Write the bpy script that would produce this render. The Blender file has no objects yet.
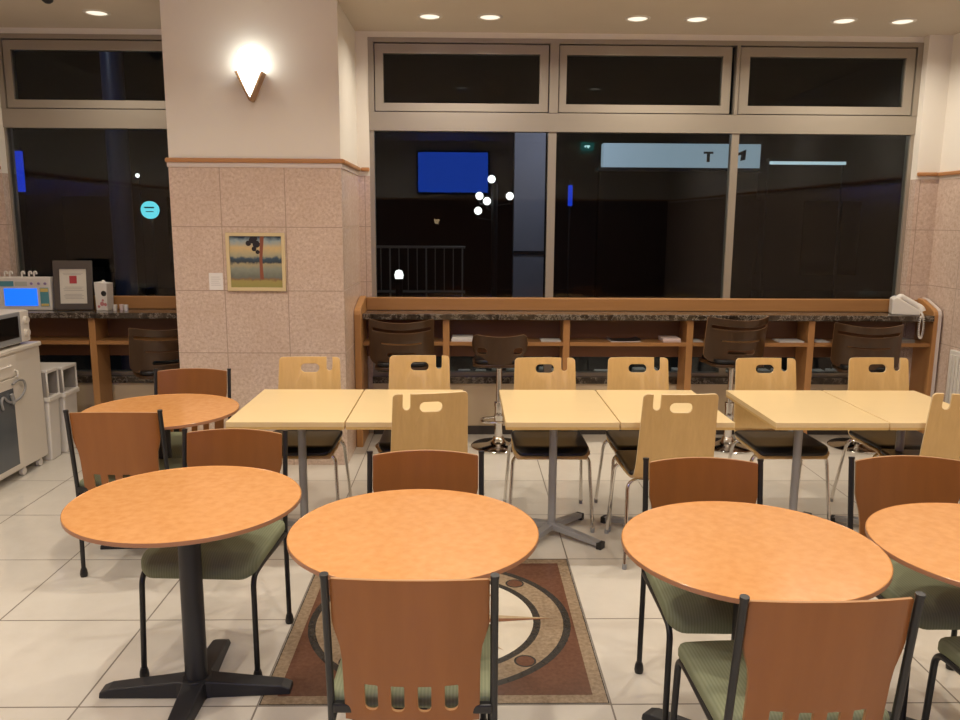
import bpy, bmesh, math, random
from mathutils import Vector, Matrix
random.seed(7)
PI = math.pi
S = bpy.context.scene
C = S.collection

# ------------------------------------------------------------------ materials
def nodes(name):
    m = bpy.data.materials.new(name); m.use_nodes = True
    nt = m.node_tree; nt.nodes.clear()
    out = nt.nodes.new('ShaderNodeOutputMaterial')
    b = nt.nodes.new('ShaderNodeBsdfPrincipled')
    nt.links.new(b.outputs[0], out.inputs[0])
    return m, nt, b, out
def N(nt, t, **k):
    n = nt.nodes.new(t)
    for a, v in k.items(): setattr(n, a, v)
    return n
def math_(nt, op, a, b=None):
    n = N(nt, 'ShaderNodeMath', operation=op)
    for i, v in enumerate((a, b)):
        if v is None: continue
        if isinstance(v, (int, float)): n.inputs[i].default_value = v
        else: nt.links.new(v, n.inputs[i])
    return n.outputs[0]
def col4(c): return (c[0], c[1], c[2], 1)
def mixc(nt, fac, a, b):
    n = N(nt, 'ShaderNodeMix', data_type='RGBA')
    if isinstance(fac, (int, float)): n.inputs[0].default_value = fac
    else: nt.links.new(fac, n.inputs[0])
    for i, v in ((6, a), (7, b)):
        if isinstance(v, tuple): n.inputs[i].default_value = col4(v)
        else: nt.links.new(v, n.inputs[i])
    return n.outputs[2]
def noise(nt, vec, scale, detail=3, rough=.55):
    n = N(nt, 'ShaderNodeTexNoise'); n.inputs['Scale'].default_value = scale
    n.inputs['Detail'].default_value = detail; n.inputs['Roughness'].default_value = rough
    if vec is not None: nt.links.new(vec, n.inputs['Vector'])
    return n.outputs[0]
def ramp(nt, fac, lo, hi):
    n = N(nt, 'ShaderNodeMapRange'); n.inputs[1].default_value = lo; n.inputs[2].default_value = hi
    nt.links.new(fac, n.inputs[0]); return n.outputs[0]
def objvec(nt, scale=(1, 1, 1)):
    t = N(nt, 'ShaderNodeTexCoord'); mp = N(nt, 'ShaderNodeMapping')
    mp.inputs['Scale'].default_value = scale
    nt.links.new(t.outputs['Object'], mp.inputs[0]); return mp.outputs[0]
def plain(name, c, rough=.5, metal=0, spec=.5, emit=0, ecol=None):
    m, nt, b, o = nodes(name)
    b.inputs['Base Color'].default_value = col4(c); b.inputs['Roughness'].default_value = rough
    b.inputs['Metallic'].default_value = metal; b.inputs['Specular IOR Level'].default_value = spec
    if emit:
        b.inputs['Emission Color'].default_value = col4(ecol or c); b.inputs['Emission Strength'].default_value = emit
    return m
def mottled(name, a, b_, scale, rough=.5, stretch=(1, 1, 1), lo=.3, hi=.7, detail=4, spec=.5, metal=0):
    m, nt, b, o = nodes(name)
    f = ramp(nt, noise(nt, objvec(nt, stretch), scale, detail), lo, hi)
    nt.links.new(mixc(nt, f, a, b_), b.inputs['Base Color'])
    b.inputs['Roughness'].default_value = rough; b.inputs['Specular IOR Level'].default_value = spec
    b.inputs['Metallic'].default_value = metal
    return m
def wood(name, a, b_, rough=.4, axis='z', fine=60, spec=.5):
    st = {'x': (.06, 1, 1), 'y': (1, .06, 1), 'z': (1, 1, .06)}[axis]
    m, nt, b, o = nodes(name)
    v = objvec(nt, st)
    f1 = ramp(nt, noise(nt, v, fine, 4, .6), .25, .75)
    f2 = ramp(nt, noise(nt, v, 6, 2), .3, .7)
    f = math_(nt, 'ADD', math_(nt, 'MULTIPLY', f1, .55), math_(nt, 'MULTIPLY', f2, .45))
    nt.links.new(mixc(nt, f, a, b_), b.inputs['Base Color'])
    b.inputs['Roughness'].default_value = rough; b.inputs['Specular IOR Level'].default_value = spec
    return m
def joint(nt, comp, phase, size, w):
    f = math_(nt, 'FRACT', math_(nt, 'DIVIDE', math_(nt, 'SUBTRACT', comp, phase), size))
    d = math_(nt, 'ABSOLUTE', math_(nt, 'SUBTRACT', f, .5))
    return math_(nt, 'GREATER_THAN', d, .5 - w / (2 * size))
def tile_mat(name, a, b_, scale, jcol, axes, size, w, rough, lo=.3, hi=.7, second=None):
    """axes: list of (component, phase, normal component that must be small or None)"""
    m, nt, b, o = nodes(name)
    g = N(nt, 'ShaderNodeNewGeometry'); sp = N(nt, 'ShaderNodeSeparateXYZ'); sn = N(nt, 'ShaderNodeSeparateXYZ')
    nt.links.new(g.outputs['Position'], sp.inputs[0]); nt.links.new(g.outputs['True Normal'], sn.inputs[0])
    f = ramp(nt, noise(nt, g.outputs['Position'], scale, 6, .7), lo, hi)
    c = mixc(nt, f, a, b_)
    if second:
        f2 = ramp(nt, noise(nt, g.outputs['Position'], second[1], 3), .4, .7)
        c = mixc(nt, math_(nt, 'MULTIPLY', f2, second[2]), c, second[0])
    j = None
    for comp, ph, nc in axes:
        jj = joint(nt, sp.outputs[comp], ph, size, w)
        if nc is not None:
            jj = math_(nt, 'MULTIPLY', jj, math_(nt, 'LESS_THAN', math_(nt, 'ABSOLUTE', sn.outputs[nc]), .5))
        j = jj if j is None else math_(nt, 'MAXIMUM', j, jj)
    nt.links.new(mixc(nt, j, c, jcol), b.inputs['Base Color'])
    r = math_(nt, 'ADD', math_(nt, 'MULTIPLY', j, .4), rough)
    nt.links.new(r, b.inputs['Roughness'])
    return m

M = {}
M['floor'] = tile_mat('floor_tile', (.64, .595, .52), (.70, .66, .585), 3, (.20, .17, .14), [('X', -.699, None), ('Y', 2.5004, None)], .6, .0065, .13)
M['granite'] = tile_mat('pink_granite', (.50, .36, .28), (.76, .62, .52), 50, (.36, .26, .20), [('Z', .353, None), ('X', -1.552, 'X'), ('Y', 5.238, 'Y')], .407, .005, .16, second=((.54, .39, .30), 6, .35))
M['paint'] = mottled('cream_paint', (.82, .77, .69), (.84, .79, .71), 3, .7)
M['ceil'] = mottled('ceiling_paint', (.62, .55, .455), (.64, .57, .475), 3, .8)
M['beige'] = plain('beige_panel', (.60, .47, .31), .6)
M['alu'] = plain('bronze_aluminium', (.36, .315, .255), .38, .3)
M['gap'] = plain('frame_gasket', (.05, .04, .035), .6)
M['rail'] = wood('rail_wood', (.42, .19, .07), (.50, .25, .10), .35, 'x')
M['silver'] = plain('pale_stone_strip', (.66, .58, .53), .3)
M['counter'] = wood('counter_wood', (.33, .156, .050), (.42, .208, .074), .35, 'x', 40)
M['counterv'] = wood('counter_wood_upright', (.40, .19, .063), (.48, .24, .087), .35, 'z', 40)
M['counterd'] = wood('counter_wood_shaded', (.155, .062, .020), (.19, .078, .027), .45, 'x', 40)  # shade of the shelf recess put into a darker wood tone
M['brownpanel'] = wood('dark_panelling', (.085, .032, .016), (.11, .045, .02), .4, 'z', 20)
M['orange'] = mottled('orange_burl_laminate', (.58, .262, .085), (.66, .325, .118), 34, .22, (1, 1, 1), .3, .7, 6)
M['edge'] = plain('table_edge_band', (.36, .17, .09), .35)
M['lightlam'] = wood('pale_beech_laminate', (.74, .55, .285), (.785, .595, .325), .30, 'x', 60)
M['lightedge'] = plain('pale_beech_edge', (.66, .43, .15), .4)
M['ply'] = wood('light_plywood', (.56, .345, .125), (.67, .44, .175), .38, 'z', 70)
M['seatply'] = M['ply']
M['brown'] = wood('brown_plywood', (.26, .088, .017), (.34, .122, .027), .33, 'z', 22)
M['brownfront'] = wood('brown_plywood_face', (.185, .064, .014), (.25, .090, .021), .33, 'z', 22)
M['brownedge'] = plain('brown_edge_highlight', (.40, .21, .09), .5)  # light caught along the chair edges, put in as a paler colour
M['stooledge'] = plain('stool_edge_highlight', (.24, .13, .06), .4)  # highlight on the stool edges, painted as a lighter tone
M['plyedge'] = plain('pale_edge_highlight', (.66, .50, .28), .5)  # slightly lighter tone painting the light on the shell edges
M['stoolwood'] = wood('dark_stool_plywood', (.042, .020, .008), (.068, .033, .013), .3, 'z', 30)
M['black'] = plain('black_tube', (.012, .012, .013), .35)
M['blackcast'] = plain('black_cast_base', (.022, .023, .027), .45)
M['leather'] = plain('black_vinyl', (.008, .008, .009), .35)
M['chrome'] = plain('chrome', (.75, .73, .70), .10, 1)
M['steel'] = plain('grey_steel', (.36, .36, .37), .42, .35)
M['white'] = plain('white_plastic', (.74, .70, .64), .4)
M['ivory'] = plain('ivory_enamel', (.72, .66, .57), .35)
M['paper'] = plain('white_paper', (.80, .77, .74), .6)
M['pinkpaper'] = plain('pinkish_paper', (.78, .62, .58), .6)
M['darkglass'] = plain('smoked_glass', (.11, .12, .13), .12)
M['micblack'] = plain('microwave_window', (.012, .011, .010), .1)
M['greyplastic'] = plain('grey_plastic', (.30, .31, .32), .4)
M['teal'] = plain('teal_print', (.10, .32, .38), .5)
M['yellow'] = plain('yellow_print', (.72, .55, .16), .5)
M['red'] = plain('red_print', (.45, .05, .06), .5)
M['pewter'] = plain('dark_pewter_frame', (.10, .085, .075), .4, .2)
M['matte'] = plain('cream_mount', (.72, .68, .58), .5)
M['blackplastic'] = plain('black_plastic', (.015, .015, .016), .4)
M['inside'] = plain('bin_inside', (.30, .27, .24), .6)
M['asphalt'] = mottled('dark_asphalt', (.02, .02, .022), (.035, .035, .04), 4, .8)
M['nightwall'] = plain('night_facade', (.035, .035, .038), .8)
M['palewall'] = plain('pale_facade', (.55, .55, .62), .7)
M['railmetal'] = plain('painted_railing', (.42, .40, .38), .5)
M['bluepost'] = plain('blue_painted_post', (.045, .065, .16), .4)
M['screen'] = plain('blue_screen', (.01, .06, .35), .3, emit=1.0, ecol=(.005, .16, .95))
M['tv'] = plain('television_screen', (.005, .01, .05), .3, emit=8.0, ecol=(.02, .08, .62))
M['lens'] = plain('lamp_lens', (.9, .85, .75), .3, emit=.85, ecol=(1, .92, .76))
M['sconce'] = plain('opal_glass', (.9, .9, .88), .3, emit=5.5, ecol=(.96, .98, .92))
M['globe'] = plain('street_lamp_globe', (.9, .9, .9), .3, emit=2.2, ecol=(1, .97, .92))
M['fascia'] = plain('backlit_fascia', (.5, .6, .7), .4, emit=.42, ecol=(.52, .68, .80))
M['cyan'] = plain('lit_round_sign', (.2, .6, .7), .4, emit=1.1, ecol=(.16, .80, .92))
M['tube'] = plain('fluorescent_tube', (.8, .9, .9), .4, emit=.8, ecol=(.62, .80, .88))
M['bluelight'] = plain('lit_blue_sign', (.02, .06, .5), .4, emit=.7, ecol=(.01, .05, .75))
M['exitgreen'] = plain('exit_sign_green', (.05, .5, .4), .4, emit=3, ecol=(.06, .30, .28))
M['exitwhite'] = plain('exit_sign_white', (.8, .9, .9), .4, emit=14, ecol=(.6, .95, .95))
M['warm'] = plain('warm_bulb', (.9, .7, .4), .4, emit=4, ecol=(1, .72, .40))
# mosaic stones
M['mtan'] = mottled('tan_stone', (.23, .165, .105), (.37, .28, .19), 60, .25)
M['mbrown'] = mottled('brown_stone', (.115, .05, .030), (.155, .072, .045), 60, .25)
M['mdark'] = mottled('charcoal_stone', (.030, .028, .026), (.05, .046, .042), 60, .25)
M['mcream'] = mottled('cream_stone', (.66, .60, .49), (.70, .64, .54), 20, .2)
M['mred'] = mottled('russet_stone', (.22, .10, .055), (.28, .13, .075), 60, .25)
M['msand'] = mottled('sand_stone', (.44, .33, .20), (.52, .40, .26), 60, .25)
# dark figured marble
def marble():
    m, nt, b, o = nodes('dark_marble')
    g = N(nt, 'ShaderNodeNewGeometry')
    n1 = noise(nt, g.outputs['Position'], 9, 8, .75)
    v = math_(nt, 'ABSOLUTE', math_(nt, 'SUBTRACT', n1, .5))
    vein = math_(nt, 'SUBTRACT', 1.0, ramp(nt, v, 0, .022))
    n2 = ramp(nt, noise(nt, g.outputs['Position'], 22, 5, .7), .35, .75)
    c = mixc(nt, n2, (.020, .013, .009), (.095, .072, .050))
    c = mixc(nt, math_(nt, 'MULTIPLY', vein, .55), c, (.55, .48, .40))
    nt.links.new(c, b.inputs['Base Color']); b.inputs['Roughness'].default_value = .12
    return m
M['marble'] = marble()
def fabric():
    m, nt, b, o = nodes('green_ribbed_fabric')
    t = N(nt, 'ShaderNodeTexCoord'); sx = N(nt, 'ShaderNodeSeparateXYZ'); nt.links.new(t.outputs['Object'], sx.inputs[0])
    s = math_(nt, 'SINE', math_(nt, 'MULTIPLY', sx.outputs['X'], 2 * PI / .009))
    f = ramp(nt, s, -.8, .8)
    c = mixc(nt, f, (.20, .218, .132), (.248, .265, .170))
    nt.links.new(c, b.inputs['Base Color']); b.inputs['Roughness'].default_value = .85
    b.inputs['Specular IOR Level'].default_value = .2
    return m
M['fabric'] = fabric()
def glass():
    m = bpy.data.materials.new('window_glass'); m.use_nodes = True
    nt = m.node_tree; nt.nodes.clear()
    o = N(nt, 'ShaderNodeOutputMaterial'); mx = N(nt, 'ShaderNodeMixShader')
    tr = N(nt, 'ShaderNodeBsdfTransparent'); gl = N(nt, 'ShaderNodeBsdfGlossy')
    tr.inputs[0].default_value = (.80, .84, .84, 1); gl.inputs['Roughness'].default_value = .0
    fr = N(nt, 'ShaderNodeFresnel'); fr.inputs[0].default_value = 1.45
    nt.links.new(math_(nt, 'MULTIPLY', fr.outputs[0], .85), mx.inputs[0])
    nt.links.new(tr.outputs[0], mx.inputs[1]); nt.links.new(gl.outputs[0], mx.inputs[2]); nt.links.new(mx.outputs[0], o.inputs[0])
    return m
M['glass'] = glass()

# ------------------------------------------------------------------ mesh helpers
def BM(): return bmesh.new()
def box(bm, x0, x1, y0, y1, z0, z1, mi=0):
    v = [bm.verts.new(p) for p in ((x0, y0, z0), (x1, y0, z0), (x1, y1, z0), (x0, y1, z0), (x0, y0, z1), (x1, y0, z1), (x1, y1, z1), (x0, y1, z1))]
    for q in ((3, 2, 1, 0), (4, 5, 6, 7), (0, 1, 5, 4), (1, 2, 6, 5), (2, 3, 7, 6), (3, 0, 4, 7)):
        bm.faces.new([v[i] for i in q]).material_index = mi
    return v
def prism(bm, pts, fn, d0, d1, mi=0):
    """extrude a 2D outline; fn(u, v, d) gives the 3D point"""
    a = [bm.verts.new(fn(u, v, d0)) for u, v in pts]; b = [bm.verts.new(fn(u, v, d1)) for u, v in pts]
    n = len(pts)
    fs = [bm.faces.new(a), bm.faces.new(b[::-1])]
    for i in range(n): fs.append(bm.faces.new((a[i], b[i], b[(i + 1) % n], a[(i + 1) % n])))
    for f in fs: f.material_index = mi
    bmesh.ops.recalc_face_normals(bm, faces=fs)
def lathe(bm, prof, seg=32, c=(0, 0, 0), mi=0):
    rings = []
    for r, z in prof:
        if r < 1e-6: rings.append([bm.verts.new((c[0], c[1], c[2] + z))])
        else: rings.append([bm.verts.new((c[0] + r * math.cos(2 * PI * i / seg), c[1] + r * math.sin(2 * PI * i / seg), c[2] + z)) for i in range(seg)])
    fs = []
    for a, b in zip(rings, rings[1:]):
        for i in range(seg):
            j = (i + 1) % seg
            if len(a) == 1 and len(b) == 1: continue
            if len(a) == 1: fs.append(bm.faces.new((a[0], b[j], b[i])))
            elif len(b) == 1: fs.append(bm.faces.new((a[i], a[j], b[0])))
            else: fs.append(bm.faces.new((a[i], a[j], b[j], b[i])))
    for f in fs: f.material_index = mi
    bmesh.ops.recalc_face_normals(bm, faces=fs)
def fillet(pts, r, n=6, closed=False):
    P = [Vector(p) for p in pts]; out = []; L = len(P)
    for i, p in enumerate(P):
        if not closed and i in (0, L - 1): out.append(p); continue
        a = P[i - 1]; b = P[(i + 1) % L]
        da = a - p; db = b - p
        rr = min(r, da.length * .49, db.length * .49)
        A = p + da.normalized() * rr; B = p + db.normalized() * rr
        for k in range(n + 1):
            t = k / n; out.append((1 - t) ** 2 * A + 2 * t * (1 - t) * p + t * t * B)
    return out
def tube(bm, pts, r, seg=10, closed=False, mi=0, flat=1.0):
    P = [Vector(p) for p in pts]; n = len(P)
    rad = r if isinstance(r, (list, tuple)) else [r] * n
    T = []
    for i in range(n):
        if closed: t = P[(i + 1) % n] - P[i - 1]
        else: t = P[min(i + 1, n - 1)] - P[max(i - 1, 0)]
        T.append(t.normalized())
    up = Vector((0, 0, 1)) if abs(T[0].z) < .9 else Vector((0, 1, 0))
    nrm = (up - T[0] * up.dot(T[0])).normalized(); rings = []
    for i in range(n):
        nrm = (nrm - T[i] * nrm.dot(T[i])).normalized(); bn = T[i].cross(nrm)
        rings.append([bm.verts.new(P[i] + (nrm * math.cos(2 * PI * k / seg) + bn * math.sin(2 * PI * k / seg) * flat) * rad[i]) for k in range(seg)])
    fs = []
    for i in range(n if closed else n - 1):
        a = rings[i]; b = rings[(i + 1) % n]
        for k in range(seg): fs.append(bm.faces.new((a[k], a[(k + 1) % seg], b[(k + 1) % seg], b[k])))
    if not closed: fs.append(bm.faces.new(rings[0][::-1])); fs.append(bm.faces.new(rings[-1]))
    for f in fs: f.material_index = mi
    bmesh.ops.recalc_face_normals(bm, faces=fs)
def rrect(x0, x1, y0, y1, r, n=6):
    r4 = r if isinstance(r, (list, tuple)) else (r,) * 4     # bl, br, tr, tl
    out = []
    for (cx, cy, a, q) in ((x0, y0, PI, 0), (x1, y0, 1.5 * PI, 1), (x1, y1, 0, 2), (x0, y1, .5 * PI, 3)):
        rr = r4[q]; ox = cx + rr * (1 if cx == x0 else -1); oy = cy + rr * (1 if cy == y0 else -1)
        if rr < 1e-5: out.append((cx, cy)); continue
        for k in range(n + 1):
            t = a + .5 * PI * k / n; out.append((ox + rr * math.cos(t), oy + rr * math.sin(t)))
    return out
def sheet(outline, holes, thick, bev=0.0, cx=(), cy=(), fn=None, edge=False):
    """a flat board with holes (x, y, thickness z), cut so that fn can bend it; returns a bmesh"""
    cu = bpy.data.curves.new('tmp', 'CURVE'); cu.dimensions = '2D'; cu.fill_mode = 'BOTH'
    cu.extrude = thick / 2 - bev; cu.bevel_depth = bev; cu.bevel_resolution = 1; cu.offset = -bev
    for poly in [outline] + list(holes):
        s = cu.splines.new('POLY'); s.points.add(len(poly) - 1); s.use_cyclic_u = True
        for p, q in zip(s.points, poly): p.co = (q[0], q[1], 0, 1)
    ob = bpy.data.objects.new('tmp', cu); C.objects.link(ob)
    me = bpy.data.meshes.new_from_object(ob.evaluated_get(bpy.context.evaluated_depsgraph_get()))
    bpy.data.objects.remove(ob); bpy.data.curves.remove(cu)
    bm = BM(); bm.from_mesh(me); bpy.data.meshes.remove(me)
    bmesh.ops.remove_doubles(bm, verts=bm.verts, dist=1e-5)
    if edge:
        bm.normal_update()
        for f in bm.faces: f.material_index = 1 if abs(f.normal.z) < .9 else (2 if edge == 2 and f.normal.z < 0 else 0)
    for cuts, no in ((cx, (1, 0, 0)), (cy, (0, 1, 0))):
        for c in cuts:
            co = (c, 0, 0) if no[0] else (0, c, 0)
            bmesh.ops.bisect_plane(bm, geom=bm.verts[:] + bm.edges[:] + bm.faces[:], plane_co=co, plane_no=no)
    if fn:
        for v in bm.verts: v.co = fn(*v.co)
    bmesh.ops.recalc_face_normals(bm, faces=bm.faces)
    return bm
def frange(a, b, n): return [a + (b - a) * i / n for i in range(1, n)]
def obj(name, bm, mat, parent=None, bevel=0.0, smooth=None, loc=None):
    me = bpy.data.meshes.new(name); bm.to_mesh(me); bm.free()
    for m in (mat if isinstance(mat, (list, tuple)) else [mat]): me.materials.append(M[m] if isinstance(m, str) else m)
    if smooth:
        for p in me.polygons: p.use_smooth = True
        me.set_sharp_from_angle(angle=math.radians(smooth))
    o = bpy.data.objects.new(name, me); C.objects.link(o)
    if parent: o.parent = parent
    if loc: o.location = loc
    if bevel:
        b = o.modifiers.new('bevel', 'BEVEL'); b.width = bevel; b.segments = 2; b.limit_method = 'ANGLE'
    return o
def tag(o, label=None, cat=None, group=None, kind=None):
    if label: o['label'] = label
    if cat: o['category'] = cat
    if group: o['group'] = group
    if kind: o['kind'] = kind
    return o
def thing(name, label, cat, loc=(0, 0, 0), rz=0, group=None):
    o = bpy.data.objects.new(name, None); C.objects.link(o); o.empty_display_size = .1
    o.location = loc; o.rotation_euler = (0, 0, rz)
    return tag(o, label, cat, group)
def dup(root, label, loc, rz=0):
    r = root.copy(); C.objects.link(r); r.location = loc; r.rotation_euler = (0, 0, rz); r['label'] = label
    for ch in list(root.children):
        c = ch.copy(); C.objects.link(c); c.parent = r
        for g in list(ch.children):
            d = g.copy(); C.objects.link(d); d.parent = c
    return r
def bx(name, mat, parent, *b, bevel=0.0):
    bm = BM(); box(bm, *b); return obj(name, bm, mat, parent, bevel)
def struct(name, bm, mat, parent=None, bevel=0.0, smooth=None, label=None):
    o = obj(name, bm, mat, parent, bevel, smooth)
    if not parent: o['kind'] = 'structure'
    if label: o['label'] = label
    return o

# ------------------------------------------------------------------ the room
WX, YB, YW, ZC = 3.47, -1.84, 6.08, 2.945
RZ0, RZ1 = 1.972, 2.000                        # dado rail
bm = BM(); box(bm, -WX - .1, WX + .1, YB - .1, YW + .12, -.1, 0); struct('floor', bm, 'floor')
bm = BM(); box(bm, -WX - .1, WX + .1, YB - .1, YW + .12, ZC, ZC + .1); struct('ceiling', bm, 'ceil')
for side, s in (('left', -1), ('right', 1)):
    bm = BM(); x0, x1 = sorted((s * WX, s * (WX + .1)))
    box(bm, x0, x1, YB, YW + .12, 0, 1.94, 0); box(bm, x0, x1, YB, YW + .12, 1.94, ZC, 1)
    struct('wall_' + side, bm, ['granite', 'paint'])
bm = BM(); box(bm, -WX, WX, YB - .1, YB, 0, RZ0, 0); box(bm, -WX, WX, YB - .1, YB, RZ0, ZC, 1)
struct('wall_back', bm, ['brownpanel', 'paint'])
# window wall: low wall, jambs and the strip over the frames
bm = BM()
for x0, x1 in ((-WX, -3.325), (3.30, WX)):
    box(bm, x0, x1, 5.99, YW + .1, 0, 1.94, 0); box(bm, x0, x1, 5.99, YW + .1, 1.94, ZC, 1)
box(bm, -1.84, -.70, 6.06, YW + .1, 0, 1.94, 0); box(bm, -1.84, -.70, 6.06, YW + .1, 1.94, ZC, 1)
for x0, x1 in ((-3.325, -1.84), (-.70, 3.30)):
    box(bm, x0, x1, 6.04, YW + .1, 0, .40, 2); box(bm, x0, x1, 6.02, YW + .1, .40, .45, 3); box(bm, x0, x1, 6.06, YW + .1, 2.905, ZC, 1)
struct('wall_front', bm, ['granite', 'paint', 'beige', 'marble'])
bm = BM(); box(bm, -3.30, -1.84, 6.028, 6.04, 0, .066); box(bm, -.70, 3.30, 6.028, 6.04, 0, .066)
struct('baseboard_front', bm, 'gap')
# the pillar in front of the window wall
PX0, PX1, PY = -1.869, -.785, 5.238
bm = BM(); box(bm, PX0, PX1, PY, 6.06, 0, 1.945, 0); box(bm, PX0 + .004, PX1 - .004, PY + .004, 6.06, 1.945, ZC, 1)
struct('wall_pillar', bm, ['granite', 'paint'], label='square pillar clad in pink granite below and painted cream above')
def rail_run(name, boxes):
    bm = BM()
    for b in boxes: box(bm, *b)
    return struct(name, bm, 'rail', bevel=.008)
rail_run('trim_1', [(PX0 - .014, PX1 + .018, PY - .018, PY, RZ0, RZ1), (PX1, PX1 + .022, PY, 6.04, RZ0, RZ1), (PX0 - .022, PX0, PY, 6.04, RZ0, RZ1), (PX1 + .022, -.70, 6.038, 6.06, RZ0, RZ1)])
bm = BM(); box(bm, PX0 - .006, PX1 + .006, PY - .006, PY, 1.944, RZ0); box(bm, PX1, PX1 + .006, PY, 6.05, 1.944, RZ0); struct('trim_2', bm, 'silver')
rail_run('trim_3', [(WX - .022, WX, YB, 5.99, 1.962, 1.990), (3.30, WX - .022, 5.968, 5.99, 1.962, 1.990)])
rail_run('trim_4', [(-WX, -WX + .022, YB, 5.99, 1.962, 1.990), (-WX + .022, -3.325, 5.968, 5.99, 1.962, 1.990)])
rail_run('trim_5', [(-WX, WX, YB, YB + .022, RZ0, RZ1)])

# windows (frame and panes are parts)
def window(name, label, X0, X1, bays):
    """bays: (low glass x0, x1, sash x0, x1, high glass x0, x1)"""
    root = bpy.data.objects.new(name, None); C.objects.link(root); tag(root, label, kind='structure'); root.location = (0, 0, 0)
    ZB, ZT, T0, T1, H0, H1, G0, G1 = .45, 2.905, 2.263, 2.394, 2.458, 2.80, 2.398, 2.865
    Y0, Y1 = 6.055, 6.13
    f = BM()
    box(f, X0, X1, Y0, Y1, G1 + .008, ZT); box(f, X0, X1, Y0 + .004, Y1, T0, T1)
    box(f, X0, X1, Y0 + .01, Y1, ZB, ZB + .03)
    xs = X0
    for i, b in enumerate(bays):
        box(f, xs, b[0], Y0 + .012, Y1, ZB + .03, T0); box(f, xs, b[2], Y0, Y1, T1, G1 + .008); xs = b[1]
        nx = bays[i + 1][2] if i + 1 < len(bays) else X1
        box(f, b[3], nx if i + 1 == len(bays) else nx - .0, Y0, Y1, T1, G1 + .008) if i + 1 == len(bays) else None
    box(f, xs, X1, Y0 + .012, Y1, ZB + .03, T0)
    obj('window_frame', f, 'alu', root)
    for b in bays:
        g = BM(); box(g, b[2], b[3], Y0 + .05, Y0 + .055, T1, G1 + .008); obj('gasket', g, 'gap', root) if False else g.free()
        s = BM(); x0, x1, h0, h1 = b[2] + .007, b[3] - .007, b[4], b[5]
        ys0, ys1 = Y0 + .012, Y1 - .01
        box(s, x0, x1, ys0, ys1, G0 + .004, H0); box(s, x0, x1, ys0, ys1, H1, G1)
        box(s, x0, h0, ys0, ys1, H0, H1); box(s, h1, x1, ys0, ys1, H0, H1)
        so = obj('sash', s, 'alu', root)
        g = BM()                                                    # dark rubber round the sash
        box(g, b[2], b[3], ys0 + .02, ys1 - .02, T1, G0 + .004); box(g, b[2], b[3], ys0 + .02, ys1 - .02, G1, G1 + .008)
        box(g, b[2], x0, ys0 + .02, ys1 - .02, G0, G1); box(g, x1, b[3], ys0 + .02, ys1 - .02, G0, G1)
        obj('gasket', g, 'gap', so)
        p = BM(); box(p, h0, h1, 6.088, 6.096, H0, H1); obj('pane', p, 'glass', so)
        p = BM(); box(p, b[0], b[1], 6.088, 6.096, ZB + .03, T0); obj('pane', p, 'glass', root)
    return root
window('window_2', 'wide dark night window right of the pillar in three bays', -.70, 3.30,
       [(-.667, .604, -.66, .603, -.594, .533), (.663, 1.952, .668, 1.926, .727, 1.856), (2.005, 3.273, 1.975, 3.262, 2.052, 3.19)])
window('window_1', 'dark night window left of the granite pillar', -3.325, -1.842,
       [(-3.312, -1.90, -3.290, -1.90, -3.232, -1.96)])

# mosaic inlaid in the floor
def mosaic():
    bm = BM(); cx, cy = -.099, 3.1004
    def poly(pts, z, mi):
        f = bm.faces.new([bm.verts.new((cx + x, cy + y, z)) for x, y in pts]); f.material_index = mi
        if f.normal.z < 0: f.normal_flip()
        f.normal_update()
        if f.normal.z < 0: f.normal_flip()
    def ring(r0, r1, z, mi, c=(0, 0), seg=72):
        for i in range(seg):
            a, b = 2 * PI * i / seg, 2 * PI * (i + 1) / seg
            q = [(c[0] + r * math.cos(t), c[1] + r * math.sin(t)) for r, t in ((r0, a), (r1, a), (r1, b), (r0, b))]
            if r0 == 0: q = q[1:]
            poly(q, z, mi)
    sq = lambda r: [(-r, -r), (r, -r), (r, r), (-r, r)]
    poly(sq(.596), .0006, 2); poly(sq(.592), .0010, 0); poly(sq(.545), .0014, 1)
    ring(.505, .535, .0018, 2); ring(.413, .505, .0018, 0); ring(.383, .413, .0018, 2); ring(0, .383, .0018, 3)
    for k in range(4):
        a = PI / 4 + k * PI / 2; c = (.462 * math.cos(a), .462 * math.sin(a))
        ring(.034, .042, .0022, 2, c, 24); ring(0, .034, .0022, 1, c, 24)
    ring(.085, .125, .0022, 2)
    for k in range(8):
        a = k * PI / 4; L, w = (.475, .05) if k % 2 == 0 else (.355, .040)
        z = .0030 if k % 2 == 0 else .0026
        tip = (L * math.cos(a), L * math.sin(a))
        for s, mi in ((1, 5), (-1, 4)):
            b = a + s * PI / 8
            rb = .112 if k % 2 == 0 else .095
            poly([(0, 0), (rb * math.cos(b), rb * math.sin(b)), tip][::s], z, mi)
    return struct('floor_medallion', bm, ['mtan', 'mbrown', 'mdark', 'mcream', 'mred', 'msand'], label='square compass rose mosaic inlaid in the cream floor tiles')
mosaic()

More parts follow.
